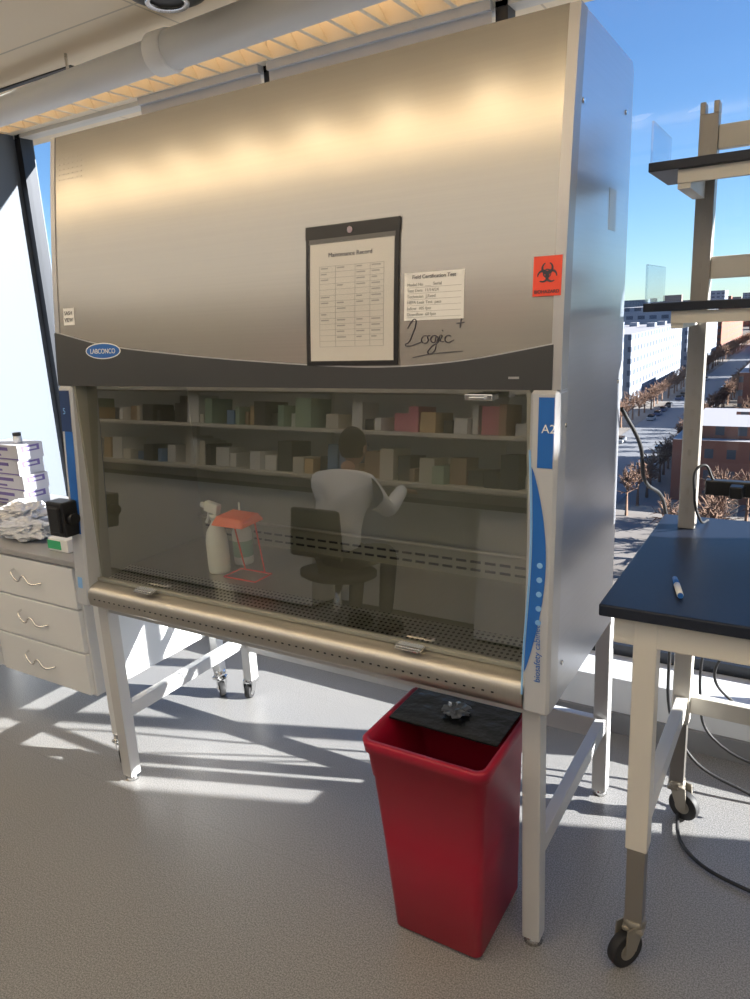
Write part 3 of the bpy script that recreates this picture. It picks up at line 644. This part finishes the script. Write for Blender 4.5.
# ------------------------------------------------------------------ CITY
GZ=-30
m,nt,b=newmat("city_ground");b.inputs["Roughness"].default_value=.9
tc=nt.nodes.new("ShaderNodeTexCoord");nz=nt.nodes.new("ShaderNodeTexNoise");nz.inputs["Scale"].default_value=.03;nz.inputs["Detail"].default_value=6;nt.links.new(tc.outputs["Object"],nz.inputs["Vector"])
rp=nt.nodes.new("ShaderNodeValToRGB");rp.color_ramp.elements[0].position=.4;rp.color_ramp.elements[0].color=(.10,.08,.06,1);rp.color_ramp.elements[1].position=.6;rp.color_ramp.elements[1].color=(.19,.17,.155,1)
nt.links.new(nz.outputs["Fac"],rp.inputs[0]);nt.links.new(rp.outputs[0],b.inputs["Base Color"])
box("city_ground",-3000,3000,6,5000,GZ-1,GZ,m)
box("street",-38,-24,10,600,GZ,GZ+.1,mat("asphalt",(.16,.165,.18),.8))
def bld(i,x0,x1,y0,y1,h,f):
    n="office_building" if i==0 else "office_building.%03d"%i
    bs=[(x0,x1,y0,y1,GZ,GZ+h),(x0+2,x0+(x1-x0)*.4,y0+2,y0+(y1-y0)*.4,GZ+h,GZ+h+2)]
    random.seed(i+50)
    for k in range(6):
        xx=random.uniform(x0+3,x1-6);yy=random.uniform(y0+(y1-y0)*.45,y1-5);bs.append((xx,xx+3,yy,yy+4,GZ+h,GZ+h+1.5))
    multibox(n,bs,FAC[f])
L=[(-85,-48,150,225,26,0),(-80,-48,235,330,22,0),(-17,14,122,160,10,1),(-15,14,205,240,13,1),(-15,10,264,330,17,1),(30,70,150,230,20,2),(-80,-48,345,450,27,0),(-13,20,350,420,22,2),(-140,-95,160,300,24,1),(80,140,160,300,24,3),(-13,15,440,560,18,1),(-80,-48,470,600,20,1)]
i=0
for l in L: bld(i,*l);i+=1
random.seed(5)
vb=[[] for _ in range(4)]
for k in range(900):
    y=random.uniform(620,2800);x=random.uniform(-1500,800)
    w_=random.uniform(15,50);h=random.choice([8,10,12,14,16,20,24])+(random.random()<.12)*random.uniform(8,22)
    vb[random.choice((0,1,1,2,3))].append((x,x+w_,y,y+random.uniform(15,40),GZ,GZ+h))
for k in range(4): multibox("distant_city_block" if k==0 else "distant_city_block.%03d"%k,vb[k],FAC[k])
tm=mat("bare_branches",(.15,.085,.055),.9,noise=.4,nscale=3)
random.seed(8)
groups=[[(-40.5+random.uniform(-.5,.5),y) for y in range(95,600,7)],[(-21.0+random.uniform(-.4,.4),y) for y in range(110,600,6)],[(random.uniform(-22,25),random.uniform(85,114)) for _ in range(26)],[(random.uniform(-11,10),random.uniform(247,256)) for _ in range(10)],[(random.uniform(-12,10),random.uniform(170,197)) for _ in range(26)]]
for gi,pos in enumerate(groups):
    vs=[];fs=[]
    def spike(p,q,w_):
        d=(q-p).normalized();a=d.orthogonal().normalized()*w_;b_=d.cross(a)
        k=len(vs);vs.extend([p+a,p-a*.5+b_*.87,p-a*.5-b_*.87,q]);fs.extend([(k,k+1,k+3),(k+1,k+2,k+3),(k+2,k,k+3)])
    for (x,y) in pos:
        h=random.uniform(2.5,4);base=Vector((x,y,GZ));tr=base+Vector((0,0,h));sc=(.75,.55,.75,.9,.9)[gi]
        spike(base,tr+Vector((0,0,4*sc)),.3)
        for k in range(40):
            d=Vector((random.gauss(0,.8),random.gauss(0,.8),random.uniform(.2,1.6))).normalized();l=random.uniform(2.5,5)*sc
            p=tr+Vector((0,0,random.uniform(-.5,2)));q=p+d*l;spike(p,q,.11)
            for j in range(5):
                m0=p+(q-p)*random.uniform(.35,.85);d2=(d+Vector((random.gauss(0,.6),random.gauss(0,.6),random.gauss(0,.5)))).normalized();spike(m0,m0+d2*random.uniform(.8,2)*sc,.09)
    mesh("street_trees" if gi==0 else "street_trees.%03d"%gi,vs,fs,tm)
vs=[];bs=[]
random.seed(4)
ccol=[mat("car_paint_%d"%i,c_,.3) for i,c_ in enumerate(((.05,.05,.06),(.35,.36,.38),(.25,.04,.04),(.06,.09,.18)))]+[mat("car_window",(.02,.025,.03),.1)]
for yy in range(70,320,9):
    for xx in(-37,-26.8):
        if random.random()<.4:
            c_=random.choice((0,0,1,3));bs.append((xx,xx+1.8,yy,yy+4.4,GZ+.35,GZ+.95,c_));bs.append((xx+.15,xx+1.65,yy+.9,yy+3.5,GZ+.95,GZ+1.45,4));bs.append((xx+.1,xx+1.7,yy+.5,yy+1.1,GZ+.1,GZ+.4,4));bs.append((xx+.1,xx+1.7,yy+3.3,yy+3.9,GZ+.1,GZ+.4,4))
multibox("parked_cars",bs,ccol)
# ------------------------------------------------------------------ LIGHT
sd=Vector((-.94,-.34,-math.tan(math.radians(20.5)))).normalized()
l=bpy.data.lights.new("sun","SUN");l.energy=26;l.angle=.009;l.color=(1,.97,.92);o=bpy.data.objects.new("sun",l);o.rotation_euler=sd.to_track_quat("-Z","Y").to_euler();o.location=(20,10,12);COL.objects.link(o)
wd=bpy.data.worlds.new("sky");S.world=wd;wd.use_nodes=True;nt=wd.node_tree
sk=nt.nodes.new("ShaderNodeTexSky");sk.sky_type="NISHITA";sk.sun_disc=False;sk.sun_elevation=math.radians(50);sk.sun_rotation=math.atan2(.94,.34);sk.altitude=300;sk.air_density=1.0;sk.dust_density=.0;sk.ozone_density=1.5
mx=nt.nodes.new("ShaderNodeMix");mx.data_type="RGBA";mx.blend_type="MULTIPLY";mx.inputs[0].default_value=1;mx.inputs[7].default_value=(.66,.92,1.20,1)
nt.links.new(sk.outputs[0],mx.inputs[6]);nt.links.new(mx.outputs[2],nt.nodes["Background"].inputs[0]);nt.nodes["Background"].inputs[1].default_value=.145
def area(n,loc,sx,sy,e,c,rot=(0,0,0)):
    l=bpy.data.lights.new(n,"AREA");l.shape="RECTANGLE";l.size=sx;l.size_y=sy;l.energy=e;l.color=c;o=bpy.data.objects.new(n,l);o.location=loc;o.rotation_euler=rot;COL.objects.link(o)
area("room_fill_area",(0,-2.45,2.83),10,2.7,82,(1,.95,.87))  # added fill area out of view, lifts the room's ambient light
g=empty("added_uplight",(.0,-1.0,2.68))  # added uplight, unseen with its housing and rods, brightens the ceiling
box("housing",-4.8,4.8,-1.03,-.97,2.66,2.68,M_["white"],g,bevel=.004)
for hx in(-3,0,3): cyl("rod_%d"%int(hx*10),(hx,-1.0,2.68),(hx,-1.0,CZ),.005,M_["chrome"],g)
area("added_uplight_area",(.0,-1.0,2.69),9.4,.05,56,(1,.86,.66),(math.pi,0,0))
# ------------------------------------------------------------------ CAMERA
yaw,pit,rol=-.5508,.2480,-.0510
f=Vector((math.sin(yaw)*math.cos(pit),math.cos(yaw)*math.cos(pit),-math.sin(pit)));r=Vector((math.cos(yaw),-math.sin(yaw),0));u=r.cross(f)
r2=math.cos(rol)*r+math.sin(rol)*u;u2=-math.sin(rol)*r+math.cos(rol)*u
cd=bpy.data.cameras.new("camera");cd.sensor_fit="HORIZONTAL";cd.sensor_width=36;cd.lens=729.6/750*36;cd.clip_end=6000;cd.clip_start=.05
cam=bpy.data.objects.new("camera",cd);COL.objects.link(cam)
mt=Matrix((r2,u2,-f)).transposed().to_4x4();mt.translation=Vector((2.243,-1.558,1.719));cam.matrix_world=mt
S.camera=cam
S.view_settings.view_transform="Standard"
S.view_settings.exposure=0
